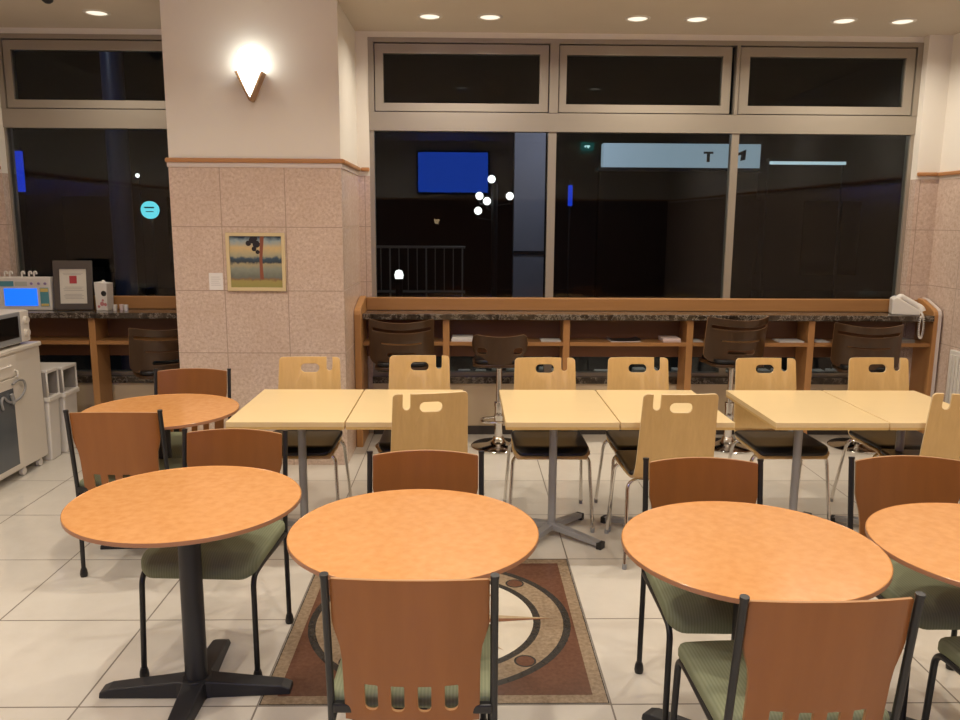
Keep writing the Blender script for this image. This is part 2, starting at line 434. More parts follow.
# ------------------------------------------------------------------ window counters
def end_panel_pts():
    pts = [(5.755, 0), (6.02, 0), (6.02, 1.065), (5.985, 1.068), (5.935, 1.062), (5.80, 1.012), (5.765, .992), (5.755, .965)]
    return pts
def counter(name, label, X0, X1, ends, divs, shelves, back=0):
    t = thing(name, label, 'counter', ((X0 + X1) / 2, 5.9, 0)); ox = (X0 + X1) / 2
    def P(nm, mat, x0, x1, y0, y1, z0, z1, bev=.003): return bx(nm, mat, t, x0 - ox, x1 - ox, y0 - 5.9, y1 - 5.9, z0, z1, bevel=bev)
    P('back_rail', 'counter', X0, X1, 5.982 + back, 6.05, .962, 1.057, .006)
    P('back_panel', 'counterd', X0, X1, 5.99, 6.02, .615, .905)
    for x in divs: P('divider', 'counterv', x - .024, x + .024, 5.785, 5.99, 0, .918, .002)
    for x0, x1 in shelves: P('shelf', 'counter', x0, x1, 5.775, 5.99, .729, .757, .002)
    for x, w in ends:
        ep = [(u - .095 if u < 5.9 and x < 0 else u, v) for u, v in end_panel_pts()]
        bm = BM(); prism(bm, ep, lambda u, v, d: (d - ox, u - 5.9, v), x, x + w); obj('end_panel', bm, 'counterv', t, .006)
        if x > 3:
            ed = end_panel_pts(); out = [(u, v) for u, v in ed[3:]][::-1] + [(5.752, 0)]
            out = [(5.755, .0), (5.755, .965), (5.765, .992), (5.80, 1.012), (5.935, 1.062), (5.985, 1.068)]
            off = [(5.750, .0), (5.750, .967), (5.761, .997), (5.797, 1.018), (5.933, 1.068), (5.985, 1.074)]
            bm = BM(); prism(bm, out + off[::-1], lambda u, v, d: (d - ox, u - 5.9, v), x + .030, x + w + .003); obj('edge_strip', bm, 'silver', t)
    return t
d = [-.137, .736, 1.636, 2.526]
e = [-.735] + d + [3.40]
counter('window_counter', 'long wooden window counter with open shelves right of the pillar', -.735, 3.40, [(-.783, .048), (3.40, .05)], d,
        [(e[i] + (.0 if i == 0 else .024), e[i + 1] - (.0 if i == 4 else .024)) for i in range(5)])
counter('window_counter', 'short wooden window counter left of the pillar', -3.32, -1.872, [], [-2.675, -1.897], [(-3.32, -2.699), (-2.651, -1.921)], .028)
for x0, x1, lb in ((-.7345, 3.3995, 'long dark marble worktop on the counter right of the pillar'), (-3.32, -1.872, 'dark marble worktop on the short counter left of the pillar')):
    bm = BM(); box(bm, x0, x1, 5.745, 5.981 if x0 > -3 else 6.009, .9205, .962); tag(obj('marble_worktop', bm, 'marble', bevel=.005), lb, 'worktop')

# ------------------------------------------------------------------ things on the counters
def flat_item(name, x, y, w, d, h, z, mat, label, cat, rz=0, group=None):
    t = thing(name, label, cat, (x, y, z), rz, group)
    return t
def paper_stack(x, w, d, h, mat, label, rz=0, name='paper_stack', cat='paper', n=3):
    bm = BM()
    for k in range(n):
        o = random.uniform(-.006, .006); box(bm, -w / 2 + o, w / 2 + o, -d / 2 + o, d / 2 + o, h * k / n, h * (k + 1) / n - .0005)
    o = obj(name, bm, mat, loc=(x, 5.868, .7575)); o.rotation_euler[2] = rz
    return tag(o, label, cat, 'papers and magazines on the counter shelf')
paper_stack(-.02, .15, .15, .030, 'paper', 'thick white paper stack on the shelf beside the leftmost divider')
paper_stack(.11, .09, .15, .008, 'paper', 'thin white leaflets on the shelf left of the notched stool', .1, 'leaflets')
paper_stack(.63, .14, .15, .007, 'paper', 'thin white sheets on the shelf just left of the second divider', 0, 'leaflets')
def magazine(x, label):
    t = thing('magazine', label, 'magazine', (x, 5.87, .7575), .05, 'papers and magazines on the counter shelf')
    bm = BM(); box(bm, -.11, .11, -.075, .075, 0, .005); obj('pages', bm, 'paper', t)
    bm = sheet([(-.112, -.077), (.112, -.077), (.112, .077), (-.112, .077)], [], .0015, 0, frange(-.112, .112, 8), (), lambda x, y, z: (x, y, z + .0065 + .012 * (x / .112) ** 4)); obj('cover', bm, 'blackplastic', t)
magazine(1.17, 'open dark magazine lying on the middle shelf bay')
paper_stack(1.51, .13, .15, .028, 'pinkpaper', 'pale pink booklet stack on the shelf left of the third divider')
paper_stack(1.70, .07, .15, .006, 'paper', 'thin white sheets on the shelf just right of the third divider', 0, 'leaflets')
paper_stack(2.39, .18, .15, .008, 'paper', 'white sheets on the shelf left of the fourth divider', 0, 'leaflets')
paper_stack(2.62, .10, .15, .006, 'paper', 'white leaflets on the shelf right of the fourth divider', 0, 'leaflets')
paper_stack(3.22, .16, .14, .02, 'inside', 'grey booklets on the rightmost shelf under the telephone', 0, 'booklet_stack')

# telephone
TL, TR = Vector((3.235, 5.872, .9622)), 1.22
t = thing('telephone', 'white desk telephone on the right end of the long counter', 'telephone', TL, TR)
bm = BM(); prism(bm, [(-.10, 0), (.09, 0), (.09, .112), (.060, .130), (-.09, .040), (-.10, .02)], lambda u, v, d_: (d_, u, v), -.085, .075)
obj('body', bm, 'white', t, .007)
bm = BM(); prism(bm, [(.0, .094), (.056, .131), (.061, .125), (.005, .086)], lambda u, v, d_: (d_, u, v), -.022, .068); obj('display_panel', bm, plain('phone_panel', (.42, .47, .60), .4), t, .002)
for i in range(3):
    for j in range(3):
        bm = BM(); x = -.005 + .023 * i; y = -.072 + .024 * j; z = .040 + (y + .09) * .60
        box(bm, x, x + .014, y, y + .014, z - .004, z + .006); obj('key', bm, 'ivory', t)
bm = BM(); hp = fillet([(-.055, .050, .105), (-.055, .036, .134), (-.055, -.100, .058), (-.055, -.110, .030)], .02)
tube(bm, hp, [.020 + .008 * abs(2 * k / (len(hp) - 1) - 1) for k in range(len(hp))], 12)
obj('handset', bm, 'white', t, smooth=60)
Ri = Matrix.Rotation(-TR, 4, 'Z')
start = Matrix.Translation(TL) @ Matrix.Rotation(TR, 4, 'Z') @ Vector((-.055, -.105, .035))
pts = []
for k in range(170):
    u = k / 169
    if u < .2: base = start.lerp(Vector((3.30, 5.728, .968)), u / .2)
    else:
        w = (u - .2) / .8 * 1.9 * PI; base = Vector((3.292 + .018 * math.sin(w), 5.722, .885 + .083 * math.cos(w)))
    a = k * 1.3; pts.append(Ri @ (base - TL + Vector((math.cos(a), math.sin(a) * .5, math.sin(a) * .5)) * .007))
bm = BM(); tube(bm, pts, .0032, 5); obj('coiled_cord', bm, 'white', t, smooth=60)

# framed notice, cashless terminal box, tissue carton, caddy on the left counter
t = thing('framed_notice', 'framed notice with red seal standing on the left marble counter', 'picture frame', (-2.845, 5.905, .966), .10)
t.rotation_euler = (-.08, 0, .10)
bm = sheet([(-.135, 0), (.135, 0), (.135, .355), (-.135, .355)], [[(-.093, .045), (.093, .045), (.093, .295), (-.093, .295)]], .02, .003, (), (), lambda x, y, z: (x, z, y)); obj('frame', bm, 'pewter', t)
bm = BM(); box(bm, -.093, .093, -.001, .004, .045, .295); obj('notice_sheet', bm, 'matte', t)
bm = BM(); box(bm, -.025, .025, -.0025, -.0012, .19, .245, 0); obj('red_seal', bm, 'red', t)
INK = plain('grey_ink', (.45, .42, .37), .6)
for k, z in enumerate((.262, .252, .162, .150, .138, .110, .100, .090, .080)):
    bm = BM(); box(bm, -.07 + .006 * (k % 3), .07 - .012 * (k % 2), -.0022, -.0012, z, z + .0035); obj('printed_line', bm, INK, t)
bm = BM(); box(bm, -.012, .012, .01, .07, .002, .012); obj('stand', bm, 'pewter', t)

t = thing('payment_terminal', 'white terminal with glowing blue screen at the left end of the counter', 'terminal', (-3.195, 5.91, .9622), .05)
bm = BM(); box(bm, -.22, .20, -.04, .05, .0, .240); obj('housing', bm, 'white', t, .008)
bm = BM(); box(bm, -.125, .105, -.0435, -.0405, .035, .160); obj('screen', bm, 'screen', t)
bm = BM(); box(bm, -.165, -.055, -.0425, -.0395, .175, .212); obj('teal_label', bm, 'teal', t)
bm = BM(); box(bm, -.045, .04, -.0425, -.0395, .178, .209); obj('grey_label', bm, plain('label_grey', (.50, .52, .46), .5), t)
bm = BM(); box(bm, .125, .185, -.0425, -.0395, .03, .165); obj('side_label', bm, 'teal', t)
bm = BM(); box(bm, .128, .182, -.0435, -.0424, .135, .160); obj('yellow_label', bm, 'yellow', t)
bm = BM(); box(bm, .128, .182, -.0435, -.0424, .033, .05); obj('yellow_label', bm, 'yellow', t)
for x in (.07, .12, .165):
    bm = BM(); bmesh.ops.create_cone(bm, cap_ends=True, segments=16, radius1=.010, radius2=.009, depth=.008, matrix=Matrix.Translation((x, -.043, .195)) @ Matrix.Rotation(PI / 2, 4, 'X')); obj('button', bm, plain('button_mauve', (.32, .25, .42), .4), t)
for x in (-.14, -.105, -.02, .03, .065):
    bm = BM(); tube(bm, fillet([(x, .02, .235), (x, .02, .275), (x + .018, .02, .277), (x + .018, .02, .258)], .012), .007, 8); obj('card_hook', bm, 'white', t, smooth=60)

t = thing('tissue_carton', 'white printed carton standing upright beside the framed notice', 'carton', (-2.632, 5.925, .9622), -.1)
bm = BM(); prism(bm, [(-.042, 0), (.042, 0), (.048, .198), (-.048, .206)], lambda u, v, d_: (u, d_, v), -.045, .045); obj('box', bm, 'white', t, .003)
bm = BM(); bmesh.ops.create_circle(bm, cap_ends=True, segments=20, radius=.020, matrix=Matrix.Translation((.022, -.0456, .125)) @ Matrix.Rotation(PI / 2, 4, 'X')); obj('black_print', bm, 'blackplastic', t)
bm = BM()
for (x, z, r) in ((.005, .05, .016), (.03, .045, .012), (-.02, .03, .010), (.012, .075, .009)): bmesh.ops.create_circle(bm, cap_ends=True, segments=14, radius=r, matrix=Matrix.Translation((x, -.0456, z)) @ Matrix.Rotation(PI / 2, 4, 'X'))
obj('red_print', bm, plain('soft_red_print', (.55, .22, .22), .5), t)
bm = BM(); lathe(bm, [(0, 0), (.018, .0), (.018, .006), (.006, .02), (0, .022)], 12, (0, 0, .198)); obj('tissue', bm, 'paper', t, smooth=60)
g = 'small cups beside the carton'
for k, (x, y, mt, lb) in enumerate(((-2.550, 5.90, 'white', 'small white cup beside the carton, nearest to it'), (-2.510, 5.925, 'pinkpaper', 'small pinkish cup between the two white cups by the carton'), (-2.470, 5.90, 'paper', 'small white cup farthest from the carton'))):
    bm = BM(); lathe(bm, [(0, 0), (.014, 0), (.017, .042), (.015, .042), (.012, .004), (0, .004)], 16); o = obj('cup', bm, mt, smooth=40, loc=(x, y, .9622)); tag(o, lb, 'cup', g)

# ------------------------------------------------------------------ left corner: cabinet, microwave, bins
t = thing('trolley_cabinet', 'white cabinet on castors with drawer and smoked glass door at the left edge', 'cabinet', (-3.09, 4.93, 0))
bm = BM(); box(bm, -.29, .285, -.60, .37, .055, .797); obj('body', bm, 'ivory', t, .004)
bm = BM(); box(bm, -.30, .298, -.61, .38, .797, .824); obj('top', bm, 'ivory', t, .006)
bm = BM(); box(bm, .285, .296, -.30, .07, .655, .787); dr = obj('drawer', bm, 'ivory', t, .004)
bm = BM(); tube(bm, fillet([(.293, -.17, .73), (.318, -.17, .73), (.318, -.02, .73), (.293, -.02, .73)], .012), .006, 8); obj('handle', bm, 'white', dr, smooth=60)
bm = BM(); box(bm, .285, .296, -.30, .07, .07, .645); do = obj('door', bm, 'ivory', t, .004)
bm = BM(); box(bm, .2935, .299, -.25, .005, .10, .585); obj('door_glass', bm, 'darkglass', do, .002)
bm = BM(); tube(bm, fillet([(.294, .045, .645), (.312, .045, .652), (.312, .045, .685), (.294, .045, .69)], .008), .006, 8); obj('hook', bm, 'white', t, smooth=60)
for x in (-.23, .262):
    for y in (-.5, .09, .29):
        bm = BM(); bmesh.ops.create_cone(bm, cap_ends=True, segments=20, radius1=.025, radius2=.025, depth=.022, matrix=Matrix.Translation((x, y, .0255)) @ Matrix.Rotation(PI / 2, 4, 'Y'))
        box(bm, x - .012, x + .012, y - .012, y + .012, .04, .056); obj('castor', bm, 'white', t, smooth=40)
# cord looped over the hook
bm = BM()
pts = [Vector((-2.781, y_, z_)) for y_, z_ in ((4.912, .612), (4.98, .632), (5.045, .612), (5.055, .56), (5.0, .515), (4.90, .50), (4.85, .515), (4.80, .56), (4.775, .53), (4.79, .48))]
tube(bm, fillet(pts, .05, 5), .0075, 8)
tube(bm, [(-2.781, 4.892, .555), (-2.781, 4.905, .52), (-2.781, 4.90, .49)], .012, 8)
tag(obj('power_cord', bm, plain('grey_cord', (.28, .27, .26), .5), smooth=60), 'grey power cord looped against the front of the white cabinet', 'cord')
# microwave
t = thing('microwave_oven', 'silver grey microwave oven on top of the white cabinet', 'microwave', (-3.02, 4.97, .8242), 0)
bm = BM(); box(bm, -.20, .19, -.26, .262, .012, .218); obj('casing', bm, 'white', t, .006)
bm = BM(); box(bm,   .19, .203, -.255, .158, .02, .213); do = obj('door', bm, 'greyplastic', t, .004)
bm = BM(); box(bm, .201, .2055, -.20, .13, .055, .19); obj('door_window', bm, 'micblack', do, .002)
bm = BM(); box(bm, .19, .202, .163, .260, .02, .213); cp = obj('control_panel', bm, 'white', t, .003)
for z in (.155, .075):
    bm = BM(); bmesh.ops.create_cone(bm, cap_ends=True, segments=20, radius1=.026, radius2=.022, depth=.02, matrix=Matrix.Translation((.211, .212, z)) @ Matrix.Rotation(PI / 2, 4, 'Y')); obj('knob', bm, 'ivory', cp, smooth=40)
for x in (-.16, .15):
    for y in (-.22, .2):
        bm = BM(); bmesh.ops.create_cone(bm, cap_ends=True, segments=12, radius1=.014, radius2=.014, depth=.012, matrix=Matrix.Translation((x, y, .006))); obj('foot', bm, 'blackplastic', t)
# bins
def bin_(label, y0, y1, xf, h):
    t = thing('waste_bin', label, 'bin', (xf - .16, (y0 + y1) / 2, 0), 0, 'white waste bins beside the cabinet')
    w = (y1 - y0) / 2 - .004; z1 = h * .69
    bm = BM()
    vs = box(bm, -.15, .15, -w + .012, w - .012, 0, z1); [setattr(v, 'co', Vector((v.co.x * .93, v.co.y * .9, v.co.z))) for v in vs[:4]]
    obj('body', bm, 'white', t, .008)
    bm = BM(); box(bm, -.16, .165, -w, w, z1 - .012, z1 + .018); obj('rim', bm, 'white', t, .004)
    bm = sheet([(-w + .006, z1 + .018), (w - .006, z1 + .018), (w - .006, h), (-w + .006, h)], [rrect(-w + .013, w - .013, z1 + .022, h - .010, .006)], .01, .001, (), (), lambda x, y, z: (.152 + z, x, y)); obj('lid_front', bm, 'white', t)
    bm = BM(); box(bm, -.15, .146, -w + .006, -w + .014, z1 + .018, h - .004); box(bm, -.15, .146, w - .014, w - .006, z1 + .018, h - .004); box(bm, -.15, -.142, -w + .014, w - .014, z1 + .018, h - .004)
    obj('hood', bm, 'inside', t)
    bm = BM(); box(bm, -.152, .158, -w + .004, w - .004, h - .004, h + .012); obj('lid_top', bm, 'white', t, .004)
    return t
bin_('white open-mouthed waste bin nearest the white cabinet', 5.315, 5.487, -2.78, .61)
bin_('white open-mouthed waste bin farther from the cabinet, by the counter divider', 5.495, 5.715, -2.765, .60)

# ------------------------------------------------------------------ wall and ceiling fittings
t = thing('wall_sconce', 'glowing white wall sconce with wooden V holder on the pillar', 'lamp', (-1.320, PY - .07, 2.347))
bm = BM(); lathe(bm, [(0, .012), (.010, .014), (.066, .155), (.074, .185), (.074, .235), (.058, .28), (.032, .302), (0, .308)], 32); obj('shade', bm, 'sconce', t, smooth=50)
bm = BM()
for s in (-1, 1): prism(bm, [(0, -.010), (0, .010), (s * .072, .165), (s * .088, .160), (s * .007, -.010)], lambda u, v, d_: (u, d_, v), -.015, .068)
obj('holder', bm, wood('sconce_wood', (.30, .17, .08), (.38, .22, .11), .4), t, .003)
bm = BM(); box(bm, -.03, .03, .03, .069, .08, .20); obj('bracket', bm, 'steel', t)

# picture: a plain generic landscape with a tree
t = thing('framed_picture', 'small square landscape picture with red-brown trunk on the granite pillar', 'picture', (-1.341, PY - .010, 1.166))
bm = sheet([(-.188, 0), (.188, 0), (.188, .372), (-.188, .372)], [[(-.165, .024), (.165, .024), (.165, .350), (-.165, .350)]], .018, .003, (), (), lambda x, y, z: (x, z, y)); obj('frame', bm, plain('cream_picture_frame', (.66, .53, .30), .45), t)
def picture_mat():
    m, nt, b, o = nodes('picture_print')
    tc = N(nt, 'ShaderNodeTexCoord'); sp = N(nt, 'ShaderNodeSeparateXYZ'); nt.links.new(tc.outputs['Object'], sp.inputs[0])
    n = math_(nt, 'MULTIPLY', math_(nt, 'SUBTRACT', noise(nt, tc.outputs['Object'], 28, 3), .5), .05)
    z = math_(nt, 'DIVIDE', math_(nt, 'ADD', sp.outputs['Z'], n), .372)
    r = N(nt, 'ShaderNodeValToRGB'); nt.links.new(z, r.inputs[0]); r.color_ramp.interpolation = 'LINEAR'
    el = r.color_ramp.elements
    st = [(.05, (.30, .28, .09)), (.17, (.36, .30, .10)), (.20, (.26, .16, .08)), (.24, (.16, .17, .14)), (.38, (.26, .28, .22)), (.46, (.40, .34, .20)), (.50, (.04, .055, .07)), (.56, (.05, .09, .13)), (.60, (.38, .36, .24)), (.74, (.62, .46, .22)), (.86, (.30, .38, .40)), (.93, (.02, .04, .08))]
    el[0].position, el[0].color = st[0][0], col4(st[0][1]); el[1].position, el[1].color = st[-1][0], col4(st[-1][1])
    for p_, c_ in st[1:-1]:
        e_ = el.new(p_); e_.color = col4(c_)
    nt.links.new(r.outputs[0], b.inputs['Base Color']); b.inputs['Roughness'].default_value = .35
    return m
bm = BM(); box(bm, -.166, .166, .0, .006, .023, .351); pc = obj('print', bm, picture_mat(), t)
bm = BM(); prism(bm, [(.022, .075), (.046, .075), (.040, .2), (.055, .349), (.030, .349), (.022, .2)], lambda u, v, d_: (u, d_, v), -.0012, .0); obj('painted_trunk', bm, plain('trunk_red', (.26, .085, .045), .4), pc)
bm = BM()
for x, z, r in ((-.02, .325, .022), (-.045, .305, .018), (.005, .30, .024), (-.01, .27, .016), (.012, .25, .014), (.0, .335, .014)):
    bmesh.ops.create_circle(bm, cap_ends=True, segments=9, radius=r, matrix=Matrix.Translation((x, -.0006 - x * .004, z)) @ Matrix.Rotation(PI / 2, 4, 'X'))
obj('painted_leaves', bm, plain('leaf_dark', (.018, .015, .018), .4), pc)
t = thing('caption_card', 'small white caption card left of the landscape picture', 'card', (-1.605, PY - .001, 1.171))
bm = BM(); box(bm, -.044, .044, -.002, .0015, 0, .11); obj('card', bm, 'paper', t)
INK2 = plain('card_ink', (.52, .50, .48), .6)
for k in range(5):
    bm = BM(); box(bm, -.032, .03 - .006 * (k % 3), -.0028, -.0020, .03 + .013 * k, .033 + .013 * k); obj('printed_line', bm, INK2, t)

t = thing('wall_vent', 'white louvred vent panel low on the right wall', 'vent', (3.457, 5.33, .24))
bm = BM(); box(bm, -.012, .013, -.30, .27, 0, .50); obj('frame', bm, 'white', t, .004)
for k in range(14):
    bm = BM(); y = -.27 + .038 * k; box(bm, -.022, -.012, y, y + .022, .03, .47); obj('slat', bm, 'white', t, .002)

proto = None
def downlight(x, y, label):
    global proto
    if proto is None:
        t = thing('downlight', label, 'light', (x, y, ZC), 0, 'recessed ceiling downlights')
        bm = BM(); lathe(bm, [(.064, -.001), (.066, -.007), (.082, -.005), (.086, 0)], 32); obj('trim_ring', bm, 'white', t, smooth=50)
        bm = BM(); lathe(bm, [(.064, -.0015), (.05, -.006), (0, -.009)], 32); obj('lens', bm, 'lens', t, smooth=50)
        proto = t
    else: t = dup(proto, label, (x, y, ZC))
    L = bpy.data.lights.new('downlight_lamp', 'AREA'); L.shape = 'DISK'; L.size = .075; L.energy = 5.5 if y > 5 else (9.5 if y > 0 else 4); L.color = (1, .905, .765); L.spread = math.radians(150)
    lo = bpy.data.objects.new('downlight_lamp', L); C.objects.link(lo); lo.location = (x, y, ZC - .014)
pos = 'leftmost ceiling downlight, left of the pillar|ceiling downlight of the left pair right of the pillar, its left one|ceiling downlight of the left pair right of the pillar, its right one|left ceiling downlight of the middle pair above the window|right ceiling downlight of the middle pair above the window|left ceiling downlight of the pair nearest the right wall|rightmost ceiling downlight, nearest the right wall'.split('|')
for x, lb in zip((-2.407, -.237, .158, 1.133, 1.527, 2.507, 2.90), pos): downlight(x, 5.61, lb)
for j, (y, nm) in enumerate(((3.7, 'above the pale tables'), (1.95, 'above the round tables'), (.35, 'near the camera'))):
    for k, x in enumerate((-2.38, -1.2, -.04, 1.31, 2.67)):
        downlight(x, y, 'ceiling downlight out of frame %s, %s' % (nm, ('by the left wall', 'left of centre', 'at the centre', 'right of centre', 'by the right wall')[k]))
for x, lb in ((-1.2, 'added to brighten the back wall, left of the television'), (-.04, 'added to brighten the back wall, in front of the television')):  # unseen lamps added to brighten the back wall mirrored in the glass
    downlight(x, -1.0, 'ceiling downlight out of frame ' + lb)
t = thing('smoke_detector', 'small dark dome on the ceiling at the top left', 'detector', (-2.53, 5.22, ZC))
bm = BM(); lathe(bm, [(.055, 0), (.052, -.012), (.035, -.016)], 24); obj('base', bm, 'gap', t, smooth=50)
bm = BM(); lathe(bm, [(.036, -.014), (.030, -.032), (.016, -.043), (0, -.046)], 24); obj('dome', bm, 'blackplastic', t, smooth=50)

# things behind the camera that the window glass mirrors
t = thing('television', 'wide blue television on the back wall, mirrored in the window', 'television', (-.21, YB + .05, 2.06))
bm = BM(); box(bm, -.62, .62, -.034, .03, 0, .72); obj('housing', bm, 'blackplastic', t, .006)
bm = BM(); box(bm, -.2, .2, -.0505, -.033, .15, .55); obj('wall_mount', bm, 'blackplastic', t)
bm = BM(); box(bm, -.59, .59, .03, .034, .035, .695); obj('screen', bm, 'tv', t)
t = thing('wall_sconce', 'small warm wall light on the back wall under the television', 'lamp', (-.49, YB + .05, 1.56))
bm = BM(); lathe(bm, [(0, 0), (.03, .01), (.05, .09), (0, .09)], 16); obj('shade', bm, 'warm', t, smooth=50)
bm = BM(); box(bm, -.015, .015, -.049, 0, .02, .06); obj('bracket', bm, 'steel', t)
t = thing('exit_sign', 'small green and white exit sign hanging behind the camera, mirrored in the window', 'sign', (2.05, YB + .06, 2.80))
bm = BM(); box(bm, -.10, .10, -.06, .02, 0, .13); obj('case', bm, 'exitgreen', t, .004)
bm = BM(); prism(bm, [(-.055, .05), (.0, .05), (.0, .03), (.05, .065), (.0, .10), (.0, .08), (-.055, .08)], lambda u, v, d_: (u, d_, v), .0215, .024); obj('arrow', bm, 'exitwhite', t)

# ------------------------------------------------------------------ round tables
def round_table(label, x, y, r, rz, nearfoot=.30):
    t = thing('round_table', label, 'table', (x, y, 0), rz, 'round orange tables')
    bm = BM(); lathe(bm, [(0, .6985), (r - .004, .6985), (r - .002, .700)], 72); lathe(bm, [(r - .002, .700), (r - .0005, .6985)], 72)
    obj('tabletop', bm, 'orange', t, smooth=30)
    bm = BM(); lathe(bm, [(r - .0005, .6988), (r, .697), (r, .686), (r - .003, .684), (0, .684)], 72); obj('edge_band', bm, 'edge', t, smooth=30)
    bm = BM(); lathe(bm, [(.0, .052), (.038, .052), (.037, .676), (.10, .677), (.10, .6838), (0, .6838)], 28); obj('column', bm, 'blackcast', t, smooth=40)
    bm = BM()                                          # cast cross base
    a, b_, Lr = .045, .036, .325
    for k in range(4):
        ang = k * PI / 2; R = Matrix.Rotation(ang, 4, 'Z')
        pr = [(.0, .06), (.06, .055), (Lr - .03, .030), (Lr, .018), (Lr, .0), (0, 0)]
        for (u0, z0), (u1, z1) in zip(pr[:3], pr[1:4]):
            w0 = .062 - .028 * u0 / Lr if u0 < .05 else .046 - .012 * u0 / Lr; w1 = .046 - .012 * u1 / Lr
            q = [R @ Vector(p) for p in ((u0, -w0, 0), (u1, -w1, 0), (u1, w1, 0), (u0, w0, 0), (u0, -w0 * .8, z0), (u1, -w1 * .8, z1), (u1, w1 * .8, z1), (u0, w0 * .8, z0))]
            v = [bm.verts.new(p) for p in q]
            for f in ((3, 2, 1, 0), (4, 5, 6, 7), (0, 1, 5, 4), (1, 2, 6, 5), (2, 3, 7, 6), (3, 0, 4, 7)): bm.faces.new([v[i] for i in f])
    bmesh.ops.remove_doubles(bm, verts=bm.verts, dist=1e-4)
    obj('cross_base', bm, 'blackcast', t, .004)
    return t
round_table('round orange table in the left foreground, nearest the white cabinet side', -.928, 2.590, .375, .03)
round_table('round orange table in the middle foreground over the floor mosaic', -.152, 2.318, .376, .8)
round_table('round orange table right of the floor mosaic, in front of the notched chair', .830, 2.200, .370, .75)
round_table('round orange table cut off by the right edge of the photo', 1.566, 2.19, .364, .75)
round_table('round orange table farthest back, left of the pale tables', -1.490, 3.885, .368, .1)

# ------------------------------------------------------------------ brown plywood chairs with green seats
def brown_chair(label, loc, rz):
    t = thing('dining_chair', label, 'chair', loc, rz, 'brown plywood chairs with green seats')
    # backrest: curved plywood panel (x, z) with shoulders and four slots
    hw, sw = .191, .168
    out = [(-sw, .385), (sw, .385), (sw + .002, .56), (sw + .006, .60), (hw - .004, .645), (hw, .665), (hw, .778), (hw - .004, .782), (-hw + .004, .782), (-hw, .778), (-hw, .665), (-hw + .004, .645), (-sw - .006, .60), (-sw - .002, .56)]
    slots = [rrect(x - .0165, x + .0165, .424, .497, (.014, .014, .003, .003)) for x in (-.099, -.033, .033, .099)]
    def bend(x, z, th):
        lean = .212 + (z - .42) / .37 * .052
        c = .034 * (1 - (x / .195) ** 2)
        return Vector((x, lean + c + th - .004, z + .010 * (1 - (x / .195) ** 2) * max(0, (z - .70) / .08)))
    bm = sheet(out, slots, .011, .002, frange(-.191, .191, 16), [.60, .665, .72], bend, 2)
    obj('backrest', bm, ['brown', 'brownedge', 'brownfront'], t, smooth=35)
    pad = rrect(-.212, .212, -.205, .205, (.06, .06, .03, .03), 6)
    def dome(x, y, z):
        k = max(0, 1 - (x / .215) ** 4) * max(0, 1 - ((y + .005) / .203) ** 4)
        return Vector((x, y, .426 + z + (.012 * k if z > 0 else -.002) - (.03 * max(0, (-y - .12) / .085) ** 2 if y < -.12 else 0)))
    bm = sheet(pad, [], .046, .014, frange(-.212, .212, 10), frange(-.205, .195, 10), dome)
    st = obj('seat', bm, 'fabric', t, smooth=50)
    bm = sheet(rrect(-.195, .195, -.185, .185, .05), [], .008, 0, (), (), lambda x, y, z: Vector((x, y, .398 + z))); obj('seat_board', bm, 'black', st)
    for s in (-1, 1):
        bm = BM(); p = [(s * .207, .214, .02), (s * .204, .210, .40), (s * .2035, .228, .52), (s * .2025, .267, .79)]
        tube(bm, fillet(p, .08, 5), .0098, 12); tube(bm, [(s * .2025, .2665, .787), (s * .2025, .2675, .795)], .0112, 12)
        pst = obj('rear_post', bm, 'black', t, smooth=50)
        bm = BM(); lathe(bm, [(0, 0), (.015, 0), (.017, .012), (.015, .028), (.0115, .04), (0, .04)], 14, (s * .207, .214, 0)); obj('foot_cap', bm, 'blackplastic', pst, smooth=50)
        bm = BM(); p = [(s * .205, -.205, .02), (s * .198, -.188, .385), (s * .199, -.10, .392), (s * .203, .21, .385)]
        tube(bm, fillet(p, .05, 6), .0100, 12); fl = obj('front_leg', bm, 'black', t, smooth=50)
        bm = BM(); lathe(bm, [(0, 0), (.015, 0), (.017, .012), (.015, .028), (.0115, .04), (0, .04)], 14, (s * .205, -.205, 0)); obj('foot_cap', bm, 'blackplastic', fl, smooth=50)
        bm = BM(); box(bm, min(s * .150, s * .200), max(s * .150, s * .200), .205, .226, .405, .43); obj('bracket', bm, 'black', t, .004)
    bm = BM(); tube(bm, [(-.2, .0, .386), (.2, .0, .386)], .009, 10); obj('cross_bar', bm, 'black', t, smooth=50)
    return t
b0 = brown_chair('brown plywood chair beyond the left foreground table, its green seat under that table', (-.930, 2.872, 0), -.05)
dup(b0, 'brown plywood chair beyond the middle foreground table, facing the camera', (-.142, 2.568, 0))
dup(b0, 'brown plywood chair beyond the round table right of the mosaic, facing the camera', (.838, 2.478, 0), -.03)
dup(b0, 'brown plywood chair beyond the round table at the right edge, facing the camera', (1.590, 2.500, 0), .0)
dup(b0, 'brown plywood chair between the far left round table and the granite pillar', (-1.520, 4.210, 0), .03)
dup(b0, 'brown plywood chair seen from behind at the far left round table', (-1.545, 3.735, 0), PI + .02)
dup(b0, 'brown plywood chair seen from behind in the middle foreground, back to the camera', (-.125, 2.065, 0), PI - .02)
dup(b0, 'brown plywood chair seen from behind, second from the right in the foreground', (.822, 1.952, 0), PI + .03)
dup(b0, 'brown plywood chair at the bottom right corner, only its green seat corner showing', (1.585, 1.975, 0), PI + .03)

